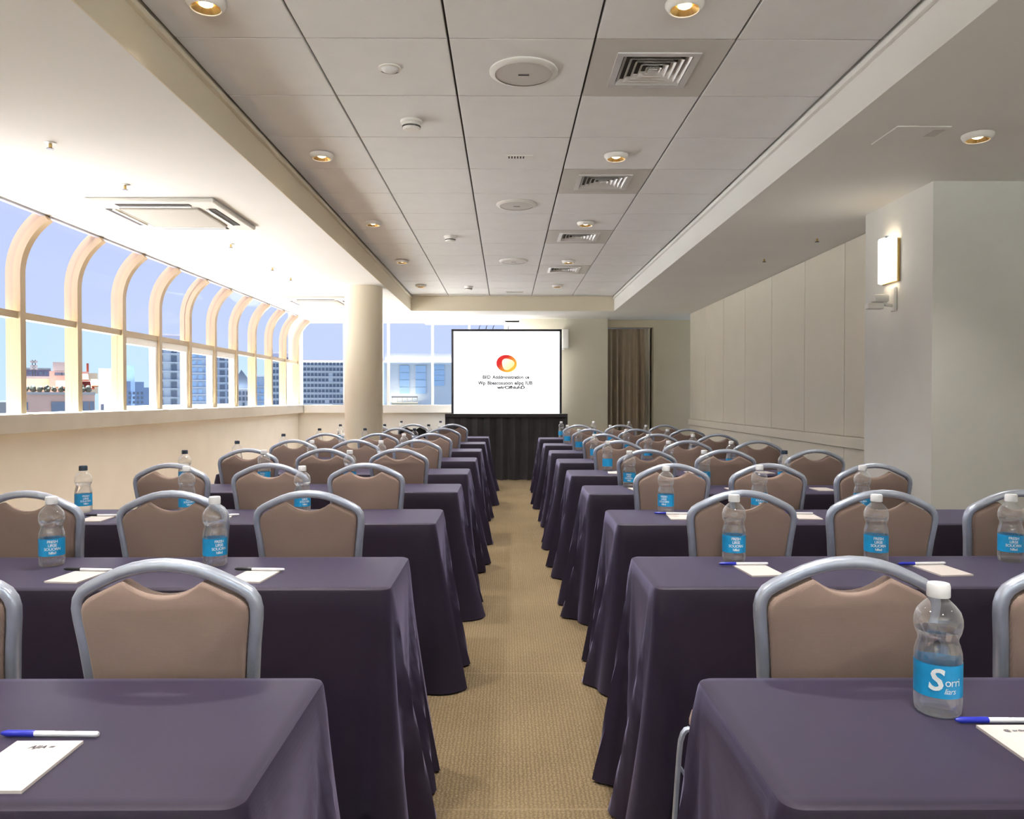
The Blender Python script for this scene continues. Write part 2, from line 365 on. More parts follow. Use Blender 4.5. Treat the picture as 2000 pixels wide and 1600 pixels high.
for (a, b, c, d) in ((.03, .07, 1.186, 1.855), (.65, .69, 1.186, 1.855), (.07, .65, 1.186, 1.225), (.07, .65, 1.79, 1.855)):
    sm.box(XL-.03, XL+.03, a, b, c, d)
sash_me = sm.mesh('sash', 'white')
top_me = MB().box(ends[0]-.02, ends[0]+.010, .03, .69, ends[1]-.014, ends[1]+.03).mesh('head', 'frame_grey')
def blind_mat():
    m = bpy.data.materials.new('added_blind_fabric'); m.use_nodes = True; N, L = nodes(m); N.clear()
    o = N.new('ShaderNodeOutputMaterial'); d = N.new('ShaderNodeBsdfDiffuse'); d.inputs[0].default_value = (.7, .68, .6, 1)
    t = N.new('ShaderNodeBsdfTranslucent'); t.inputs[0].default_value = (.75, .72, .65, 1); mx = N.new('ShaderNodeMixShader'); mx.inputs[0].default_value = .12
    L.new(d.outputs[0], mx.inputs[1]); L.new(t.outputs[0], mx.inputs[2]); L.new(mx.outputs[0], o.inputs[0]); return m
M['blind'] = blind_mat()
blind_me = strip([(XL+.07, 1.19), (XL+.07, 1.88), (XL+.07, 2.05)]+[(x+.07, z-.03) for x, z in arc], 0, .72, .004).mesh('added_roller_blind', 'blind', True)
wn = 0
for i, y in enumerate(MY):
    wn += 1
    w = thing('window_%d' % wn, 'arched window bay, %s' % ('corner bay by the far wall' if i == len(MY)-1 else 'bay %d from the far corner along the left wall' % (len(MY)-i)), 'window', (0, y, 0), kind='structure')
    link('mullion', mul_me, w)
    if i == len(MY)-1: break
    link('rail', rail_me, w); link('upper_pane', up_me, w); link('lower_pane', lo_me, w); link('head', top_me, w)
    k = round((y-5.45)/.72)
    if y < 3.5: link('added_roller_blind', blind_me, w)  # unseen blinds, added to hold back daylight at the near bays
    if 2 <= k <= 5: link('sash', sash_me, w)
MB().box(-3.62, -3.40, .04, YB-MY[-1], 1.186, 1.9).build('corner_post', 'white', w)
# back windows
for (xs, lab) in (((-3.42, -2.70), 'far wall window between the corner and the round column'), ((-2.08, -1.97, -1.235, -.62, -.02), 'far wall window band behind the projection screen')):
    wn += 1; w = thing('window_%d' % wn, lab, 'window', (0, YB+.05, 0), kind='structure')
    for a, b in zip(xs[:-1], xs[1:]):
        MB().box(a+.015, b-.015, -.004, .004, 1.92, 2.56).build('upper_pane', 'glass_up', w)
        MB().box(a+.015, b-.015, -.004, .004, 1.17, 1.90).build('lower_pane', 'glass', w)
    for x in xs: MB().box(x-.018, x+.018, -.03, .03, 1.15, 2.57).build('mullion', 'white', w)
    MB().box(xs[0], xs[-1], -.025, .025, 1.895, 1.925).build('rail', 'white', w)
wn += 1; w = thing('window_%d' % wn, 'added unseen rear window giving daylight from behind the viewer', 'window', (0, YR-.07, 0), kind='structure')  # unseen, added to bring light from the camera side
for k in range(6):
    a = -3.3+k*6.2/6; MB().box(a+.02, a+6.2/6-.02, -.004, .004, 1.07, 2.4).build('pane', 'glass', w)
    MB().box(a-.02, a+.02, -.03, .03, 1.06, 2.4).build('mullion', 'white', w)

# round column
col = thing('column', 'round cream column between the left tables and the windows', 'column', (-1.66, 8.96, 0), kind='structure')
MB().lathe([(.218, 0), (.218, ZL)], 48, cap0=False, cap1=False).build('shaft', 'tray', col, True)
MB().lathe([(.228, .0), (.228, .09), (.219, .1)], 48, cap0=False, cap1=False).build('base_ring', 'tray', col, True)

# curtain
def folds(x0, x1, y, z0, z1, n, amp, seed, flare=0.0, nx=None, top=.35):
    rnd = random.Random(seed); nx = nx or n*10; nz = 10; ph = [rnd.uniform(-.5, .5) for _ in range(4)]
    vs = []; fs = []
    for j in range(nz+1):
        t = j/nz
        for i in range(nx+1):
            u = i/nx; w = u*n*2*PI + .9*math.sin(u*5+ph[0]*3) + .25*t*math.sin(u*13+ph[1]*5)
            a = amp*(top+(1-top)*min(1, t*2.5))*(.75+.25*math.sin(u*9+ph[2]*6))
            vs.append((x0+(x1-x0)*u + flare*t*(u-.5)*2 + .3*amp*math.sin(2*w), y + a*math.sin(w), z1-(z1-z0)*t))
    for j in range(nz):
        for i in range(nx):
            q = j*(nx+1)+i; fs.append((q, q+1, q+nx+2, q+nx+1))
    return MB().add(vs, fs)
cu = thing('curtain', 'taupe pleated curtain hanging in the opening at the far right', 'curtain', (2.03, 12.80, .02))
o = folds(-.37, .27, 0, 0, 2.43, 6, .085, 3).build('drape', 'curtain', cu, True)
o = folds(.25, .36, -.02, 0, 2.43, 2, .03, 5).build('lining', 'lining', cu, True); tag(o, 'pale lining at the right edge of the curtain')
MB().sweep([(-.37, 0, 2.44), (.37, 0, 2.44)], .03, .03).build('rod', 'steel', cu)

# ------------------------------------------------------------------ projection screen
sc = thing('projection_screen', 'white projection screen in dark frame showing a red and gold ring logo', 'screen', (.004, 12.2, 0))
HW, SB, ST = .875, 1.05, 2.39
MB().box(-HW+.03, HW-.03, -.005, .01, SB, ST-.03).build('surface', 'screen', sc)
for a in (-1, 1):
    MB().bevbox(min(a*HW, a*(HW-.035)), max(a*HW, a*(HW-.035)), -.02, .03, SB, ST, .004).build('frame_side', 'frame_dark', sc)
    MB().sweep([(a*.80, .05, ST-.3), (a*.80, .05, .02)], .04, .04).build('leg', 'frame_dark', sc)
    MB().bevbox(a*.80-.03, a*.80+.03, .0, .30, 0, .03, .004).build('foot', 'frame_dark', sc)
MB().bevbox(-HW, HW, -.02, .03, ST-.035, ST, .004).build('frame_top', 'frame_dark', sc)
for x in (-.44, -.33, -.22, 0.02):
    MB().sweep([(x, .02, ST-.01), (x+.01, .02, ST+.05), (x+.03, .02, ST+.06)], .012, .012).build('clip', 'frame_dark', sc)
def gradient_emit(name, c0, c1, strength, x0, x1):
    m = mat(name, c0, .7); N, L = nodes(m); b = N['Principled BSDF']; t = N.new('ShaderNodeTexCoord'); s = N.new('ShaderNodeSeparateXYZ')
    L.new(t.outputs['Object'], s.inputs[0]); mr = N.new('ShaderNodeMapRange'); mr.inputs[1].default_value = x0; mr.inputs[2].default_value = x1
    ad = N.new('ShaderNodeMath'); ad.operation = 'SUBTRACT'; L.new(s.outputs[0], ad.inputs[0]); L.new(s.outputs[2], ad.inputs[1])
    L.new(ad.outputs[0], mr.inputs[0]); r = N.new('ShaderNodeMix'); r.data_type = 'RGBA'; r.inputs[6].default_value = (*c0, 1); r.inputs[7].default_value = (*c1, 1)
    L.new(mr.outputs[0], r.inputs[0]); L.new(r.outputs[2], b.inputs['Base Color']); L.new(r.outputs[2], b.inputs['Emission Color']); b.inputs['Emission Strength'].default_value = strength
    return m
# ring: wobbly annulus with an off-centre hole
def ring(n=48):
    vs = []; fs = []
    for k in range(n):
        a = 2*PI*k/n; ro = .155*(1+.04*math.cos(2*a+.6)); vs.append((ro*1.02*math.cos(a), 0, ro*.92*math.sin(a)))
        ri = .097*(1+.10*math.cos(3*a-.6)); vs.append((.018+ri*math.cos(a), 0, -.008+ri*.92*math.sin(a)))
    for k in range(n):
        j = (k+1) % n; fs.append((2*k, 2*j, 2*j+1, 2*k+1))
    vs2 = [vs[2*k+1] for k in range(n)]
    return MB().add(vs, fs), MB().add([(x, .001, z) for x, y, z in vs2], [list(range(n))])
rg, fill = ring()
logo = rg.build('logo_ring', gradient_emit('ring_red_gold', (.62, .02, .02), (.95, .55, .06), .35, -.10, .20), sc, loc=(0.0, -.007, 1.845))
fill.build('logo_glow', gradient_emit('ring_cream', (.95, .86, .66), (.98, .74, .25), .42, -.02, .18), logo)
for words, z, x, wd, hh in ((('BIID', 'Adddministration', 'ce'), 1.628, -.01, .74, .075), (('Wp', 'Bbescosuoon', 'ellpq', 'IUB'), 1.535, -.02, .86, .08), (('wirCifhiuhD',), 1.465, .07, .44, .065)):
    mes = [text_mesh(w_, hh, 'ink', align='LEFT', bold=.003) for w_ in words]; ws = [max(v.co.x for v in me.vertices) for me in mes]
    gap = .03; k_ = (wd-gap*(len(words)-1))/sum(ws); xx = x-wd/2
    for me, w_ in zip(mes, ws):
        o = link('caption_word', me, sc, (xx, -.008, z)); o.rotation_euler = (PI/2, 0, 0); o.scale.x = k_; xx += w_*k_+gap
# skirt below it
sk = thing('stage_skirt', 'black pleated fabric skirt hanging beneath the projection screen', 'skirt', (0, 12.1, 0))
folds(-.955, .955, 0, .01, 1.02, 10, .085, 9, flare=.0, nx=180, top=.2).build('drape', 'black', sk, True)
MB().bevbox(-.965, .965, -.03, .03, .995, 1.05, .006).build('top_band', 'black', sk)
for a in (-1, 1): MB().box(a*.955-.01, a*.955+.01, 0, .3, .01, 1.03).build('side_return', 'black', sk)
wb_ = thing('wall_speaker', 'small cream box fixed to the wall right of the screen top', 'speaker', (.955, 12.5, 2.1))
MB().bevbox(-.05, .05, -.12, 0, 0, .31, .01).build('housing', 'plastic', wb_); MB().bevbox(-.09, -.02, -.10, -.02, -.03, .03, .006).build('bracket', 'white', wb_)

# ------------------------------------------------------------------ ceiling fittings
def downlight(x, y, z, label, group, watts=DOWNLIGHT_W, lit=True, r=.062):
    t = thing('downlight', label, 'downlight', (x, y, z), 0, group)
    MB().lathe([(r, 0), (r+.012, -.004), (r+.012, -.012), (r, -.03), (r-.006, -.032), (r-.008, -.028), (r-.012, -.012)], 28, cap0=False, cap1=False).build('trim_ring', 'plastic', t, True)
    MB().lathe([(r-.009, -.029), (r*.55, -.010), (r*.5, -.006)], 28, cap0=False, cap1=True).build('reflector', 'gold', t, True)
    MB().lathe([(r*.42, -.008), (r*.42, -.016), (r*.25, -.022), (.004, -.023)], 20).build('lamp', 'bulb' if lit else 'grey', t, True)
    if watts:
        ld = bpy.data.lights.new('downlight_beam', 'SPOT'); ld.energy = watts; ld.spot_size = math.radians(112); ld.spot_blend = 1; ld.shadow_soft_size = .05; ld.color = (1, .95, .90)
        lo = bpy.data.objects.new('downlight_beam', ld); C.objects.link(lo); lo.parent = t; lo.location = (0, 0, -.045)
for j, y in enumerate((2.945, 4.775, 6.605, 8.435, 10.265)):
    for x, sd_ in ((-1.14, 'left'), (.68, 'right')):
        downlight(x, y, ZT, 'round gold recessed ceiling lamp, %s in the %s column of the tray' % (ORD[j], sd_), 'tray downlights', watts=0 if (x < 0 and j == 3) else DOWNLIGHT_W)
for y in (1.115, -.715):
    for x in (-1.14, .68):
        downlight(x, y, ZT, 'round gold recessed ceiling lamp above the viewer, %s %s' % ('left' if x < 0 else 'right', 'front' if y > 0 else 'rear'), 'tray downlights')
downlight(2.30, 3.75, ZL, 'oval white recessed lamp in the low ceiling beside the pillar', None, watts=22, r=.06)
for x, y in ((2.75, .6), (2.75, -1.8), (-2.4, .6), (-2.4, -1.8)):  # out-of-view lamps added to fill the near end of the room
    downlight(x, y, ZL, 'added unseen fill lamp in the low ceiling near the viewer, %s %s' % ('right' if x > 0 else 'left', 'front' if y > 0 else 'rear'), 'added low ceiling fill lamps')
# round speakers
def speaker(x, y, label):
    t = thing('ceiling_speaker', label, 'speaker', (x, y, ZT), 0, 'ceiling speakers')
    MB().lathe([(.158, 0), (.158, -.006), (.148, -.014), (.132, -.016)], 40, cap0=False, cap1=False).build('rim', 'plastic', t, True)
    MB().lathe([(.134, -.008), (.132, -.013), (.05, -.016), (.003, -.0165)], 40).build('grille', 'grey', t, True)
    MB().bevbox(-.025, .025, -.006, .006, -.0185, -.016, .001).build('badge', 'frame_dark', t)
for k, y in enumerate((3.57, 6.0, 8.45)): speaker(.08, y, 'round grey flush ceiling speaker, %s in the middle of the tray' % ['nearest', 'second', 'farthest'][k])
# square air diffusers in tile openings
for n_, (c, k) in enumerate(sorted(DIFF)):
    x0, x1, y0, y1 = tile_bounds(c, k); cx, cy = (x0+x1)/2, (y0+y1)/2; hx, hy = (x1-x0)/2, (y1-y0)/2; a = .155
    t = thing('air_diffuser', 'square louvred air diffuser set in the tray ceiling, %s from the viewer' % ORD[n_], 'vent', (cx, cy, ZT), 0, 'air diffusers')
    f = MB()
    for q in ((-hx, hx, -hy, -a-.03), (-hx, hx, a+.03, hy), (-hx, -a-.03, -a-.03, a+.03), (a+.03, hx, -a-.03, a+.03)): f.box(*q, 0, .012)
    f.build('plate', 'grey', t)
    f = MB()
    for q in ((-a-.03, a+.03, -a-.03, -a), (-a-.03, a+.03, a, a+.03), (-a-.03, -a, -a, a), (a, a+.03, -a, a)): f.box(*q, -.006, .012)
    f.build('collar', 'louvre', t)
    MB().box(-a, a, -a, a, .016, .02).build('throat', 'dark', t)
    for i in range(5):
        s0 = a-.004-i*.029; s1 = s0-.017; vs = []
        for ss, zz in ((s0, -.004), (s1, .014)):
            vs += [(-ss, -ss, zz), (ss, -ss, zz), (ss, ss, zz), (-ss, ss, zz)]
        vs += [(x*.99, y*.99, z+.002) for x, y, z in vs]
        fs = []
        for e in range(4):
            g = (e+1) % 4; fs += [(e, g, 4+g, 4+e), (8+e, 12+e, 12+g, 8+g), (e, 8+e, 8+g, g), (4+e, 4+g, 12+g, 12+e)]
        MB().add(vs, fs).build('louvre', 'louvre', t)
    MB().box(-.02, .02, -.02, .02, -.004, .0).build('core', 'louvre', t)
# eyeball lamp, smoke detectors, sprinklers, small plate
t = thing('eyeball_light', 'half-closed white eyeball lamp in the second tile column', 'lamp', (-.533, 3.54, ZT))
MB().lathe([(.052, 0), (.052, -.004), (.04, -.006)], 28, cap0=False, cap1=False).build('ring', 'plastic', t, True)
MB().lathe([(.04, -.004), (.034, -.012), (.02, -.018), (.003, -.019)], 28).build('eyeball', 'tile', t, True)
vs = []; n = 16
for k in range(n+1):
    a = math.radians(20+140*k/n); vs += [(.047*math.cos(a), .047*math.sin(a), -.0075), (.047*math.cos(a), (.047-.02*math.sin(a-.35))*math.sin(a), -.0075)]
vs += [(x, y, z+.004) for x, y, z in vs]; m_ = 2*(n+1); fs = []
for k in range(n): fs += [(2*k, 2*k+2, 2*k+3, 2*k+1), (m_+2*k, m_+2*k+1, m_+2*k+3, m_+2*k+2)]
MB().add(vs, fs).build('slot', 'dark', t)
for x, y, lab in ((-.517, 4.21, 'white smoke detector under the second tile column, nearest'), (-.523, 7.19, 'small white smoke detector farther along the second tile column'), (-.51, 10.4, 'tiny smoke detector near the far end of the tray')):
    t = thing('smoke_detector', lab, 'detector', (x, y, ZT), 0, 'smoke detectors')
    MB().lathe([(.06, 0), (.06, -.012), (.052, -.016)], 28, cap0=False).build('base', 'plastic', t, True)
    MB().lathe([(.05, -.016), (.048, -.04), (.042, -.05), (.003, -.054)], 28).build('body', 'plastic', t, True)
    MB().lathe([(.0505, -.03), (.049, -.038)], 28, cap0=False, cap1=False).build('slot', 'dark', t)
def sprinkler(x, y, z, lab):
    t = thing('sprinkler_head', lab, 'sprinkler', (x, y, z), 0, 'ceiling sprinklers')
    MB().lathe([(.028, 0), (.028, -.003), (.018, -.006)], 20, cap0=False).build('flange', 'plastic', t, True)
    MB().lathe([(.008, -.005), (.008, -.03)], 12).build('stem', 'brass', t, True)
    MB().lathe([(.016, -.030), (.018, -.033), (.004, -.034)], 16).build('deflector', 'frame_dark', t, True)
for k, y in enumerate((3.91, 4.67, 6.45, 7.59, 8.23)): sprinkler(-2.3, y, ZL, 'small dark sprinkler on the left low ceiling, %s from the viewer' % ORD[k])
for k, (x, y) in enumerate(((2.5, 6.18), (2.38, 7.09))): sprinkler(x, y, ZL, 'small sprinkler on the right low ceiling, %s' % ('nearer the pillar' if not k else 'farther from the pillar'))
t = thing('return_grille', 'small rectangular slotted plate in the middle tile column', 'vent', (.083, 4.81, ZT))
MB().bevbox(-.085, .085, -.03, .03, -.008, 0, .002).build('plate', 'plastic', t)
for i in range(6): MB().box(-.07+i*.018, -.062+i*.018, -.02, .02, -.0095, -.007).build('slot', 'dark', t)
t = thing('slot_diffuser', 'thin dark slot diffuser at the far end of the tray', 'vent', (.12, 10.9, ZT))
MB().bevbox(-.13, .13, -.03, .03, -.01, 0, .002).build('frame', 'plastic', t); MB().box(-.115, .115, -.012, .012, -.0115, -.009).build('slot', 'dark', t)
t = thing('access_hatch', 'faint square access hatch in the right low ceiling', 'hatch', (1.98, 3.77, ZL))
MB().bevbox(-.13, .13, -.13, .13, -.006, 0, .002).build('leaf', 'ceil', t); MB().box(.06, .12, -.10, .0, -.0075, -.005).build('pull', 'grey', t)
# air-conditioning cassettes
def cassette(x, y, lab):
    t = thing('air_conditioner', lab, 'air conditioner', (x, y, ZL), 0, 'ceiling cassettes')
    a = .42; b = .265
    MB().bevbox(-a, a, -a, a, -.03, 0, .012).build('fascia', 'fascia', t)
    g = MB().bevbox(-b, b, -b, b, -.042, -.028, .012).build('grille', 'grille_grey', t)
    for i in range(4):
        an = i*PI/2; o = MB().bevbox(-.24, .24, .318, .365, -.034, -.026, .003).build('air_slot', 'dark', t); o.rotation_euler = (0, 0, an)
        o = MB().bevbox(-.235, .235, .300, .322, -.040, -.028, .003).build('vane', 'plastic', t); o.rotation_euler = (0, 0, an)
cassette(-2.30, 5.38, 'white square ceiling air conditioner near the arched windows')
cassette(-2.44, 10.2, 'farther white ceiling air conditioner in front of the round column')

# wall lamp and small camera on the pillar
t = thing('wall_sconce', 'lit curved white glass wall lamp on the pillar', 'lamp', (2.535, 5.04, 2.05))
MB().bevbox(-.02, 0, -.105, .105, .0, .28, .004).build('back_plate', 'brass', t)
vs = []; n = 12; h0, h1 = .005, .29
for r_ in (.115, .108):
    for z in (h0, h1):
        for k in range(n+1):
            a = math.radians(-60+120*k/n); vs.append((-.02-(r_*math.cos(a)-.058)*1.1, r_*math.sin(a), z))
m_ = n+1; fs = []
for k in range(n):
    fs += [(k, k+1, m_+k+1, m_+k), (2*m_+k, 3*m_+k, 3*m_+k+1, 2*m_+k+1), (k, 2*m_+k, 2*m_+k+1, k+1), (m_+k, m_+k+1, 3*m_+k+1, 3*m_+k)]
MB().add(vs, fs).build('shade', 'shade', t, True)
for y in (-.05, .05): MB().lathe([(.012, .285), (.012, .30), (.004, .302)], 12, -.06, y).build('clip', 'steel', t, True)
t = thing('security_camera', 'small white bracket camera below the wall lamp', 'camera', (2.535, 5.0, 1.86))
MB().bevbox(-.02, 0, -.03, .03, 0, .16, .008).build('mount', 'plastic', t)
MB().sweep([(-.015, 0, .04), (-.06, 0, .045), (-.09, .0, .07)], .022, .022).build('arm', 'plastic', t, True)
MB().bevbox(-.15, -.05, -.035, .035, .06, .11, .014).build('head', 'plastic', t, True); MB().bevbox(-.19, -.08, -.028, .028, .015, .055, .012).build('lens_hood', 'plastic', t, True)

# ------------------------------------------------------------------ tables and cloths
TT = .745
LF = [1.516, 2.67, 3.82, 4.95, 6.02, 7.15, 8.40, 9.70, 11.1]
RF = [1.510, 2.67, 3.79, 4.85, 5.90, 7.00, 8.15, 9.40, 10.8]
LE = [-.355, -.335, -.31, -.285, -.28, -.27, -.265, -.26, -.25]
RE = [.372, .43, .485, .475, .46, .455, .45, .45, .45]
TD = .462; TL = 1.83
def make_cloth(x0, x1, y0, y1, seed):
    rnd = random.Random(seed); r = .032; pts = []
    cs = [(x1-r, y1-r, 0), (x0+r, y1-r, PI/2), (x0+r, y0+r, PI), (x1-r, y0+r, 1.5*PI)]
    ns = 5
    for ci, (cx, cy, a0) in enumerate(cs):
        for k in range(ns+1):
            a = a0+PI/2*k/ns; pts.append((cx+r*math.cos(a), cy+r*math.sin(a), math.cos(a), math.sin(a), ci, (k-ns/2)*r*PI/2/ns))
        nx_ = cs[(ci+1) % 4]; a = a0+PI/2; px, py = cx+r*math.cos(a), cy+r*math.sin(a); qx, qy = nx_[0]+r*math.cos(a), nx_[1]+r*math.sin(a)
        L_ = math.hypot(qx-px, qy-py); n = max(10, int(L_/.022))
        for k in range(1, n):
            u = k/n; d0 = u*L_; d1 = L_-d0; near = ci if d0 < d1 else (ci+1) % 4
            pts.append((px+(qx-px)*u, py+(qy-py)*u, math.cos(a), math.sin(a), near, (min(d0, d1)+r*PI/4)*(1 if d0 < d1 else -1)))
    ph = [[rnd.uniform(0, 6.28) for _ in range(3)] for _ in range(4)]; fl = [rnd.uniform(.065, .10) for _ in range(4)]
    sp_ = rnd.uniform(0, 6.28); vs = []; n = len(pts)
    mx, my = (x0+x1)/2, (y0+y1)/2
    for ins, dz in ((.03, 0), (.010, -.0008), (.003, -.004), (0, -.011)):
        for p in pts: vs.append((p[0]-p[2]*ins, p[1]-p[3]*ins, TT-max(0, -dz)))
    NZ = 16
    for j in range(1, NZ+1):
        t = (j/NZ)
        for p in pts:
            d = p[5]; c = p[4]; w = .05+.24*t
            cw = math.exp(-(d/w)**2)
            wave = math.sin(2*PI*d/(.045+.125*t)+ph[c][0])+.18*math.sin(2*PI*d/(.04+.07*t)+ph[c][1])
            off = .004+.016*t + fl[c]*t**1.1*cw + .052*t**.8*cw*wave*(0.6+.4*t)
            off += .005*t*math.sin(p[0]*21+sp_+p[1]*17) + .003*t*math.sin(p[0]*47+p[1]*39+sp_*2)
            off = .004+.016*t+(off-.004-.016*t)*(1-.62*abs(p[3]))
            off = max(off, .003+.004*t)
            z = TT-.011-t*(TT-.011-.008); z += .012*t*t*(1-cw)*(.5+.5*math.sin(p[0]*9+sp_)) if j == NZ else 0
            vs.append((p[0]+p[2]*off, p[1]+p[3]*off, z))
    fs = [list(range(n))]
    for j in range(3+NZ):
        for k in range(n): fs.append((j*n+k, (j+1)*n+k, (j+1)*n+(k+1) % n, j*n+(k+1) % n))
    return MB().add(vs, fs)
top_m = MB().bevbox(-TL/2+.01, TL/2-.01, -TD/2+.01, TD/2-.01, TT-.033, TT-.004, .006).mesh('tabletop', 'table')
lg = MB()
lg.sweep([(-.0, -.17, .0), (0, -.17, .70), (0, .17, .70), (0, .17, 0)], .028, .028); lg.sweep([(0, -.17, .12), (0, .17, .12)], .02, .02)
leg_m = lg.mesh('leg_frame', 'steel', True)
TAB = []
for side, F, E, sg in (('left', LF, LE, -1), ('right', RF, RE, 1)):
    for k in range(9):
        y1 = F[k]; y0 = y1-TD; xa = E[k]; xb = xa+sg*TL; x0, x1 = min(xa, xb), max(xa, xb)
        if k == 0: y0 -= .03
        t = thing('folding_table', 'narrow folding table hidden under the cloth, %s in the %s block' % (ORD[k], side), 'table', ((x0+x1)/2, (y0+y1)/2, 0), 0, 'folding tables in rows')
        link('tabletop', top_m, t); link('leg_frame', leg_m, t, (-TL/2+.18, 0, 0)); link('leg_frame', leg_m, t, (TL/2-.18, 0, 0))
        c = make_cloth(x0, x1, y0, y1, k*7+(100 if sg > 0 else 1)).build('tablecloth', 'cloth', None, True)
        tag(c, 'dark purple floor-length tablecloth on the %s table of the %s block' % (ORD[k], side), 'tablecloth', 'purple tablecloths')
        TAB.append((side, k, y0, y1))
# bent steel loop beside the nearest right table
t = thing('folding_stand', 'bent steel tube loop standing beside the nearest right table', 'stand', (.372, 1.64, 0))
MB().sweep([(-.03, 0, 0), (-.012, 0, .35), (.0, 0, 0.528), (.003, 0, 0.557), (.008, 0, 0.573), (.014, 0, 0.581), (.02, 0, 0.583), (.026, 0, 0.580), (.031, 0, 0.569), (.035, 0, 0.546), (.037, 0, 0.510), (.04, 0, .0)], .016, .010, side=(0, 1, 0)).build('loop', 'steel', t, True)
MB().sweep([(.001, 0, 0.501), (.02, 0, 0.473), (.036, 0, 0.419)], .008, .008, side=(0, 1, 0)).build('brace', 'steel', t, True)
MB().bevbox(-.04, .05, -.06, .06, 0, .012, .003).build('foot', 'steel', t)

# ------------------------------------------------------------------ chairs
def rec(z): return -.13*(z-.45) if z > .45 else 0.0
def arcpts(cx, cz, r, a0, a1, n): return [(cx+r*math.cos(math.radians(a0+(a1-a0)*i/n)), cz+r*math.sin(math.radians(a0+(a1-a0)*i/n))) for i in range(n+1)]
def half_outline():
    # right half centre-line of the back frame, seat to crown
    return [(.158, .40), (.160, .55), (.165, .68), (.175, .79), (.182, .845), (.1835, .868), (.180, .886), (.171, .900), (.155, .911), (.125, .926), (.095, .9395), (.065, .9495), (.035, .9555), (.0, .958)]
H_ = half_outline(); outline = H_+[(-x, z) for x, z in H_[-2::-1]]
def make_chair(name, label, fab):
    t = thing(name, label, 'chair')
    MB().sweep([(x, rec(z), z) for x, z in outline], .028, .026, side=(0, 1, 0), n=12, sq=.7).build('back_frame', 'steel', t, True)
    # padded back with a dipped top edge that leaves the hand grip open
    hp = [(.145, .50), (.148, .60), (.153, .68), (.163, .79), (.170, .845), (.171, .866), (.1675, .878), (.159, .888), (.147, .896), (.121, .9085), (.095, .921), (.082, .927), (.072, .921), (.056, .910), (.036, .901), (.016, .8965), (.0, .8955)]
    pl = hp+[(-x, z) for x, z in hp[-2::-1]]; n = len(pl); zc = .70; rings = [(1.0, -.008), (.994, -.015), (.98, -.0195), (.955, -.022)]
    vs = []
    for s_, y in rings: vs += [(x*s_, y+rec(zc+(z-zc)*s_), zc+(z-zc)*s_) for x, z in pl]
    for s_, y in rings[:]: vs += [(x*s_, -y+rec(zc+(z-zc)*s_), zc+(z-zc)*s_) for x, z in pl]
    fs = []; q = len(rings)
    for b in (0, q):
        for i in range(q-1):
            for k in range(n): fs.append(((b+i)*n+k, (b+i)*n+(k+1) % n, (b+i+1)*n+(k+1) % n, (b+i+1)*n+k))
    for k in range(n): fs.append((k, (k+1) % n, q*n+(k+1) % n, q*n+k))
    for b in (q-1, 2*q-1):
        fs.append([b*n+i for i in range(n)])
    me = MB().add(vs, fs).mesh('backrest', fab, True)
    bm = bmesh.new(); bm.from_mesh(me); bmesh.ops.triangulate(bm, faces=[f for f in bm.faces if len(f.verts) > 4], ngon_method='EAR_CLIP'); bm.to_mesh(me); bm.free()
    link('backrest', me, t)
    st = MB().bevbox(-.205, .205, .0, .42, .405, .475, .028); st.build('seat', fab, t, True)
    MB().bevbox(-.19, .19, .015, .405, .385, .41, .006).build('seat_frame', 'steel', t)
    for a in (-1, 1):
        MB().sweep([(a*.158, 0, .42), (a*.165, -.01, .25), (a*.175, -.03, 0)], .025, .025).build('leg', 'steel', t, True)
        MB().sweep([(a*.175, .38, .40), (a*.18, .395, .2), (a*.185, .405, 0)], .025, .025).build('leg', 'steel', t, True)
    return t
RCX = {1: (.704, 1.205, 1.70), 2: (.83, 1.34, 1.83), 3: (.816, 1.317, 1.846), 4: (.90, 1.417, 1.96), 5: (.87, 1.40, 1.95)}
proto = None; proto_b = None; SEAT = ['aisle seat', 'middle seat', None]
rj = random.Random(21)
for side, F, E in (('left', LF, LE), ('right', RF, RE)):
    for k in range(1, 9):
        xs = (-.69, -1.19, -1.69) if side == 'left' else RCX.get(k, (.89, 1.40, 1.93))
        for j, x in enumerate(xs):
            if side == 'left' and k == 7 and j == 2: continue         # the column stands there
            seat = SEAT[j] or ('window-side seat' if side == 'left' else 'wall-side seat')
            y = F[k-1]+.105+(.02 if side == 'right' and k == 1 else 0)
            rz = rj.uniform(-.05, .05); x += rj.uniform(-.015, .015) if k > 1 else 0
            if side == 'left' and k == 8 and j == 1:
                ch = make_chair('banquet_chair', 'black banquet chair at the middle seat of the farthest left row', 'fabric_black'); ch.location = (x, y, 0); ch['group'] = 'banquet chairs'
                continue
            lab = 'brown padded steel-framed banquet chair, %s of the %s table in the %s block' % (seat, ORD[k], side)
            if proto is None:
                proto = make_chair('banquet_chair', lab, 'fabric'); proto.location = (x, y, 0); proto.rotation_euler = (0, 0, -.03); proto['group'] = 'banquet chairs'
            else: dup(proto, (x, y, 0), rz, lab, 'banquet chairs')

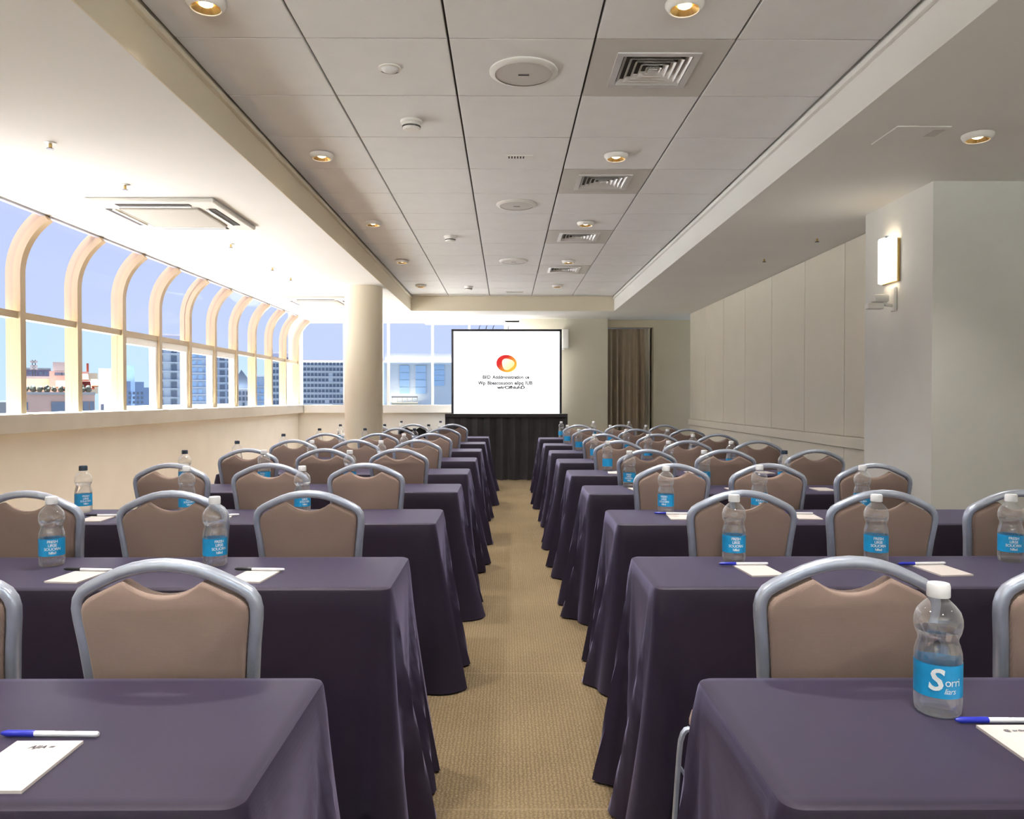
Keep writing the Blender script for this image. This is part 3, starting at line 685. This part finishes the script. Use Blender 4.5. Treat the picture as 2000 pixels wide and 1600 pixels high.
# ------------------------------------------------------------------ bottles
def bottle_profile():
    return [(.026, .0), (.033, .001), (.0365, .005), (.0378, .014), (.0382, .03), (.0378, .034), (.0378, .094), (.0382, .098), (.0375, .108), (.0345, .120), (.0318, .128), (.0325, .134),
            (.0365, .143), (.0388, .154), (.0385, .166), (.0350, .178), (.0275, .188), (.0195, .196), (.0145, .201), (.0138, .207)]
BP = bottle_profile()
def cyl_text(txt, size, r, z, m, space=.9, shear=0, a0=0, bold=0):
    me = text_mesh(txt, size, m, space=space, shear=shear, bold=bold)
    bm = bmesh.new(); bm.from_mesh(me); bmesh.ops.triangulate(bm, faces=bm.faces); bmesh.ops.subdivide_edges(bm, edges=[e for e in bm.edges if e.calc_length() > .006], cuts=2)
    for v in bm.verts:
        a = v.co.x/r+a0; v.co = (r*math.sin(a), -r*math.cos(a), z+v.co.y)
    bm.to_mesh(me); bm.free(); return me
def join_meshes(mes, name):
    bm = bmesh.new()
    for me in mes: bm.from_mesh(me)
    out = bpy.data.meshes.new(name); bm.to_mesh(out); bm.free(); out.materials.append(mes[0].materials[0]); return out
body_m = MB().lathe(BP, 32, cap0=True, cap1=False).mesh('body', 'pet', True)
wp = [(r-.0014, z+.0012) for r, z in BP if z < .142]+[(.0365, .146)]
water_m = MB().lathe(wp, 32).mesh('water', 'water', True)
def cap_mesh(m):
    return MB().lathe([(.0185, .203), (.0190, .205), (.0188, .222), (.0172, .2265), (.004, .2275)], 28).mesh('cap', m, True)
cap_w, cap_d = cap_mesh('cap'), cap_mesh('cap_dark')
label_m = MB().lathe([(.0385, .036), (.0385, .0925)], 40, cap0=False, cap1=False).mesh('label_band', 'label', True)
let_m = join_meshes([cyl_text('S', .052, .0390, .066, 'print_white', shear=.15, a0=-.12, bold=.0012), cyl_text('orri', .020, .0390, .064, 'print_white', a0=.62), cyl_text('liars', .014, .0390, .049, 'print_white', a0=.48, shear=.3)], 'lettering')
lines_m = join_meshes([cyl_text(s, .0125, .0390, z, 'print_white', a0=.05, bold=.0002) for s, z in (('FRESH', .083), ('LIRSE', .071), ('SOUORN', .059), ('hifed', .047))], 'lettering')
def bottle(x, y, rz, label, dark, far, near=False):
    t = thing('water_bottle', label, 'bottle', (x, y, TT), rz, 'water bottles on the tables')
    link('body', body_m, t); link('water', water_m, t); link('cap', cap_d if dark else cap_w, t)
    l = link('label_band', label_m, t)
    if not far: link('lettering', let_m if near else lines_m, l)
bottle(.757, 1.335, -.5, 'water bottle with cyan label on the nearest right table, largest bottle', False, False, True)
for side, F, xs0 in (('left', LF, (-.96, -1.495, -2.03)), ('right', RF, (.765, 1.245, 1.70))):
    for k in range(1, 9):
        for j, x in enumerate(xs0):
            if k == 1 and side == 'left' and j == 2: continue
            seat = SEAT[j] or ('window-side seat' if side == 'left' else 'wall-side seat')
            dark = (side == 'left' and (j == 2 or k >= 6)) or (side == 'right' and k == 3 and j == 2)
            y = F[k]-(.10 if side == 'right' else .14)+rj.uniform(-.03, .03)*(k > 1); xx = x+rj.uniform(-.03, .03)*(k > 1)
            lab = 'cyan-labelled water bottle%s, %s of the %s table, %s block' % (' with dark cap' if dark else '', seat, ORD[k], side)
            bottle(xx, y, -math.atan(xx/y)+rj.uniform(-.35, .35), lab, dark, k > 3)

# ------------------------------------------------------------------ notepads and pens
pad_m = MB().box(-.0525, .0525, -.078, .078, 0, .0035).mesh('sheets', 'paper'); back_m = MB().box(-.0525, .0525, -.078, .078, -.0012, 0).mesh('backing', 'paper_edge')
def flat_text(s, size, m, bold=0, shear=0):
    return text_mesh(s, size, m, bold=bold, shear=shear)
logo_l = flat_text('AJIA =', .014, 'ink', .0004, .3); logo_r = flat_text('@ ardine', .011, 'ink', .0002)
pen_parts = {
 'barrel': MB().lathe([(.0042, -.02), (.0045, -.018), (.0045, .082), (.003, .085)], 12).mesh('barrel', 'pen_white', True),
 'cap_b': MB().lathe([(.0025, -.075), (.0052, -.066), (.0055, -.022), (.0050, -.02)], 12).mesh('cap', 'pen_blue', True),
 'cap_k': MB().lathe([(.0025, -.075), (.0052, -.066), (.0055, -.022), (.0050, -.02)], 12).mesh('cap', 'pen_black', True),
 'clip': MB().box(-.0012, .0012, -.0075, -.0055, -.065, -.022).mesh('clip', 'pen_blue')}
pen_txt = flat_text('NOVOTEL'[:0]+'DI  ACIIRRA', .006, 'ink', .0001)
def pad(x, y, rz, label, logo=None):
    t = thing('notepad', label, 'notepad', (x, y, TT+.0014), rz, 'notepads on the tables'); link('sheets', pad_m, t); link('backing', back_m, t)
    if logo: link('print', logo, t, (0, .055, .0038))
def pen(x, y, rz, label, blue=True, txt=False, z=0):
    t = thing('pen', label, 'pen', (x, y, TT+.0062+z), 0, 'pens on the tables')
    t.rotation_euler = (0, PI/2, rz)
    link('barrel', pen_parts['barrel'], t); link('cap', pen_parts['cap_b' if blue else 'cap_k'], t)
    if txt:
        o = link('print', pen_txt, t, (-.0050, 0, .03)); o.rotation_euler = (0, -PI/2, 0)
pad(-.726, 1.142, 0, 'white notepad with dark print on the nearest left table', logo_l)
pen(-.745, 1.243, -.03, 'blue-capped white pen above the notepad on the nearest left table', True, True)
pad(.836, 1.190, 0, 'white notepad with small print on the nearest right table', logo_r)
pen(.834, 1.284, -.01, 'blue-capped white pen beside the largest bottle', True, True)
for side, F, xs0 in (('left', LF, (-.775, -1.315, -1.86)), ('right', RF, (.80, 1.385, 1.90))):
    for k in range(1, 5):
        for j, x in enumerate(xs0):
            if k == 1 and j == 2: continue
            seat = SEAT[j] or ('window-side seat' if side == 'left' else 'wall-side seat')
            y = F[k]-(.31 if side == 'left' else .24)-(.02 if k > 1 else 0); rz = rj.uniform(-.15, .15) if k > 1 else (-.12 if side == 'left' else .1)
            pad(x, y, rz, 'plain pale notepad, %s of the %s table, %s block' % (seat, ORD[k], side))
            if k < 3: pen(x-.01+(0 if side == 'left' else -.02), y+.066, rz+rj.uniform(-.1, .1), 'slim dark-capped pen on the notepad, %s of the %s table, %s block' % (seat, ORD[k], side), side == 'right', z=.0035)

# ------------------------------------------------------------------ the city outside
tr = thing('bounce_deck', 'added unseen deck bouncing sunlight up through the left windows', 'terrace', (-7.4, 12, 0), kind='structure')  # out-of-view deck added to throw sunlight up onto the ceiling
MB().box(-3.7, 3.7, -16, 18, -.2, .25).build('deck', 'bounce_deck_paving', tr); MB().box(-3.9, -3.7, -16, 18, -.2, .75).build('parapet', 'white_render', tr)
tr = thing('bounce_deck', 'added unseen white deck bouncing sunlight through the far wall windows', 'terrace', (0, 15.2, 0), kind='structure')  # added below the sill line to brighten the far ceiling
MB().box(-3.6, 3, -1.6, 2.2, -.2, .25).build('deck', 'white_render', tr)
tr = thing('bounce_deck', 'added unseen white deck bouncing sunlight through the rear window', 'terrace', (2, -12, 0), kind='structure')  # added behind the room to bounce light onto ceiling and chair backs
MB().box(-5.6, 9, -9, 7.7, -.2, .25).build('deck', 'white_render', tr)
struct('ground', MB().box(-900, 700, 16, 1200, -36, -35), 'city_ground', 'hazy city ground far below the windows', 'ground')
win_cache = {}
def far_window(par, x, y, z, w, h, m='win_dark'):
    key = (round(w, 2), round(h, 2), m)
    if key not in win_cache:
        win_cache[key] = (MB().box(-w/2-.06, w/2+.06, -.05, .02, -h/2-.06, h/2+.06).mesh('window_surround', 'grey_render'), MB().box(-w/2, w/2, -.08, .0, -h/2, h/2).mesh('window', m))
    o = link('window', win_cache[key][1], par, (x, y, z)); return o
def px(x, D): return (x-989)/1500*D
def pz(y, D): return CAMZ+(778-y)/1500*D
D = 90
b = thing('apartment_building', 'pink rendered building with rooftop terrace and red awnings outside the left windows', 'building', (px(115, D), D, -35))
def bbx(par, D, x0, x1, y0, y1, depth, name, m, dd=0, bottom=None):
    L_ = par.location; ya = D+dd
    z1 = pz(y0, D)+35; z0 = (pz(y1, D)+35) if bottom is None else bottom
    return MB().box(px(x0, D)-L_.x, px(x1, D)-L_.x, dd, dd+depth, z0, z1).build(name, m, par)
bbx(b, D, 30, 190, 768, 0, 14, 'body', 'pink_render', bottom=0)
bbx(b, D, 30, 191, 766, 771, .5, 'parapet', 'grey_render', -.3)
bbx(b, D, 30, 102, 737, 768, 3, 'terrace_wall', 'cream_render', 7); bbx(b, D, 30, 102, 733, 738, 4, 'cornice', 'grey_render', 6.6)
bbx(b, D, 100, 182, 722, 768, 5, 'stair_block', 'pink_render', 6.5); bbx(b, D, 107, 168, 703, 723, 4, 'penthouse', 'grey_render', 7)
bbx(b, D, 150, 203, 724, 768, 3, 'upper_wall', 'cream_render', 8.5)
bbx(b, D, 178, 183, 704, 724, .8, 'chimney', 'red_awning', 7.5)
for (x0, x1, y0, y1, m) in ((113, 134, 742, 755, 'orange_awning'), (152, 180, 727, 740, 'red_awning'), (155, 192, 742, 757, 'red_awning'), (186, 200, 738, 752, 'orange_awning')):
    L_ = b.location; xa, xb, za, zb = px(x0, D)-L_.x, px(x1, D)-L_.x, pz(y1, D)+35, pz(y0, D)+35
    MB().add([(xa, 3.2, za), (xb, 3.2, za), (xb, 5.6, zb), (xa, 5.6, zb), (xa, 3.2, za-.15), (xb, 3.2, za-.15), (xb, 5.6, zb-.15), (xa, 5.6, zb-.15)], [(0,1,2,3), (4,7,6,5), (0,4,5,1), (1,5,6,2), (2,6,7,3), (3,7,4,0)]).build('awning', m, b)
for (x, y, w, h) in ((50.5, 793, 19, 15), (119, 795, 29, 20), (158, 794, 15, 19), (172, 794, 11, 19), (184, 794, 9, 19)):
    far_window(b, px(x, D)-b.location.x, -.02, pz(y, D)+35, w*.06, h*.06)
for x in (115, 128, 123): far_window(b, px(x, D)-b.location.x, 6.48, pz(728, D)+35, .5, .35)
rb = random.Random(4)
for i in range(11):
    x = 42+i*13.5; xx = px(x, D)-b.location.x; r_ = rb.uniform(.32, .5)
    bm = bmesh.new(); bmesh.ops.create_icosphere(bm, subdivisions=2, radius=r_)
    for v in bm.verts: v.co *= rb.uniform(.8, 1.2)
    me = bpy.data.meshes.new('shrub'); bm.to_mesh(me); bm.free(); me.materials.append(M['hedge']); link('shrub', me, b, (xx, .9, pz(764, D)+35+r_*.6))
for x in (65.5, 71.5):
    xx = px(x, D)-b.location.x; MB().sweep([(xx, 7.5, pz(735, D)+35), (xx, 7.5, pz(699, D)+35)], .12, .12).build('antenna_mast', 'frame_dark', b)
    for dz in (703, 712, 717): MB().box(xx-.28, xx+.28, 7.4, 7.6, pz(dz, D)+35-.12, pz(dz, D)+35+.12).build('antenna_panel', 'grey_render', b)
D = 130
b = thing('far_roof', 'low purple-grey rooftop behind the pink building', 'building', (px(70, D), D, -35))
bbx(b, D, 20, 104, 721, 0, 14, 'body', 'purple_roof', bottom=0); bbx(b, D, 20, 104, 719, 722, .6, 'parapet', 'grey_render', -.3)
for i in range(6): far_window(b, px(44+i*10, D)-b.location.x, -.02, pz(729, D)+35, .55, .5)
D = 70
b = thing('grey_building', 'plain grey rooftop at the very left edge of the windows', 'building', (px(0, D), D, -35))
bbx(b, D, -60, 18, 785, 0, 10, 'body', 'grey_render', bottom=0); bbx(b, D, -60, 18, 783, 786, .4, 'parapet', 'white_render', -.2)
D = 108
b = thing('white_building', 'plain white tower wall right of the pink building', 'building', (px(210, D), D, -35))
bbx(b, D, 196, 226, 722, 0, 8, 'body', 'white_render', bottom=0); bbx(b, D, 196, 226, 720, 723, .4, 'parapet', 'white_render', -.2)
far_window(b, px(203, D)-b.location.x, -.02, pz(796, D)+35, .4, .9)
D = 260
b = thing('distant_skyline', 'hazy blue cluster of distant towers in the third left pane', 'building', (px(262, D), D, -35))
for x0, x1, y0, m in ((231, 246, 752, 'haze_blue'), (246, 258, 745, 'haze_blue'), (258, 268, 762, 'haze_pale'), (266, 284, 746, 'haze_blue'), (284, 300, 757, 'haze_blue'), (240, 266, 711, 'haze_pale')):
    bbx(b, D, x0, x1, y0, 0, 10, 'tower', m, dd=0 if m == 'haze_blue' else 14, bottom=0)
for i in range(5):
    for j in range(4): far_window(b, px(248+i*8, D)-b.location.x, -.02, pz(768+j*9, D)+35, .75, .9)
def office(name, label, D, x0, x1, top, wall, rows, cols, wx, wy, y0, dy, winm, depth=12, bands=True):
    b = thing(name, label, 'building', (px((x0+x1)/2, D), D, -35))
    bbx(b, D, x0, x1, top, 0, depth, 'body', wall, bottom=0); bbx(b, D, x0-1, x1+1, top-2, top+1, .5, 'parapet', 'white_render', -.25)
    rr = random.Random(len(label)); s = D/1500
    for r_ in range(rows):
        if bands: bbx(b, D, x0, x1, y0+r_*dy+wy/2+.6, y0+r_*dy+wy/2+2.2, .4, 'ledge', 'tower_pale', -.35)
        for c in range(cols):
            if rr.random() < .06: continue
            far_window(b, px(x0+(x1-x0)*(c+.5)/cols, D)-b.location.x, -.02, pz(y0+r_*dy, D)+35, wx*s, wy*s, winm)
    return b
b = office('apartment_tower', 'tall pale tower with dark round-cornered windows in the fourth left pane', 75, 302, 356, 655, 'tower_pale', 9, 2, 11, 12, 684, 17, 'win_dark')
b.location.x += 0
office('apartment_block', 'blue-grey block with balconies behind the middle left panes', 110, 362, 412, 683, 'pale_blue_render', 8, 4, 8, 9, 695, 14, 'win_blue')
office('apartment_block', 'block with dark top floor windows in the sixth left pane', 135, 414, 458, 688, 'pale_blue_render', 8, 3, 10, 9, 700, 14, 'win_dark')
b = office('roof_building', 'pale low building with a dark pitched roof in the seventh left pane', 95, 459, 488, 760, 'tower_pale', 3, 4, 4, 7, 768, 11, 'win_dark')
L_ = b.location; D = 95
MB().prism([(px(461, D)-L_.x, pz(760, D)+35), (px(486, D)-L_.x, pz(760, D)+35), (px(485, D)-L_.x, pz(738, D)+35), (px(473, D)-L_.x, pz(722, D)+35), (px(464, D)-L_.x, pz(738, D)+35)], .5, 8).build('pitched_roof', 'win_dark', b)
office('apartment_block', 'plain pale block in the eighth left pane', 140, 490, 519, 735, 'pale_blue_render', 4, 3, 6, 8, 750, 14, 'win_blue')
office('apartment_block', 'grey gridded block in the last two left panes', 165, 521, 584, 690, 'tower_pale', 9, 10, 4.5, 7, 702, 12, 'win_dark')
office('office_building', 'wide office building with rows of dark windows left of the column', 190, 586, 700, 705, 'tower_pale', 9, 16, 5.2, 5.6, 711, 10.5, 'win_dark')
b = thing('glass_tower', 'pale tower with tall blue glass strips right of the column', 'building', (px(810, 60), 60, -35)); D = 60
bbx(b, D, 752, 905, 690, 0, 10, 'body', 'tower_pale', bottom=0); bbx(b, D, 751, 906, 708, 712, .4, 'ledge', 'tower_pale', -.35)
for x0, x1, y0, y1 in ((781, 800, 714, 770), (812, 832, 714, 770), (848, 868, 712, 754)):
    for i in range(4): far_window(b, px((x0+x1)/2, D)-b.location.x, -.02, pz(y0+(y1-y0)*(i+.5)/4, D)+35, (x1-x0)*D/1500, (y1-y0)/4*D/1500*.94, 'win_blue')
bbx(b, D, 766, 816, 774, 777, .1, 'rail', 'grey_render', -1); bbx(b, D, 766, 816, 786, 792, 1.2, 'balcony', 'cream_render', -1.2)
for i in range(6): bbx(b, D, 767+i*9.5, 768+i*9.5, 776, 788, .08, 'baluster', 'grey_render', -1)

# every building stands square to the street it lines, its front turned towards this room
for o in list(bpy.data.objects):
    if o.parent is None and o.get('category') == 'building':
        a = math.atan2(-o.location.x, o.location.y); o.rotation_euler = (0, 0, a); o.scale = (math.cos(a), 1, 1)
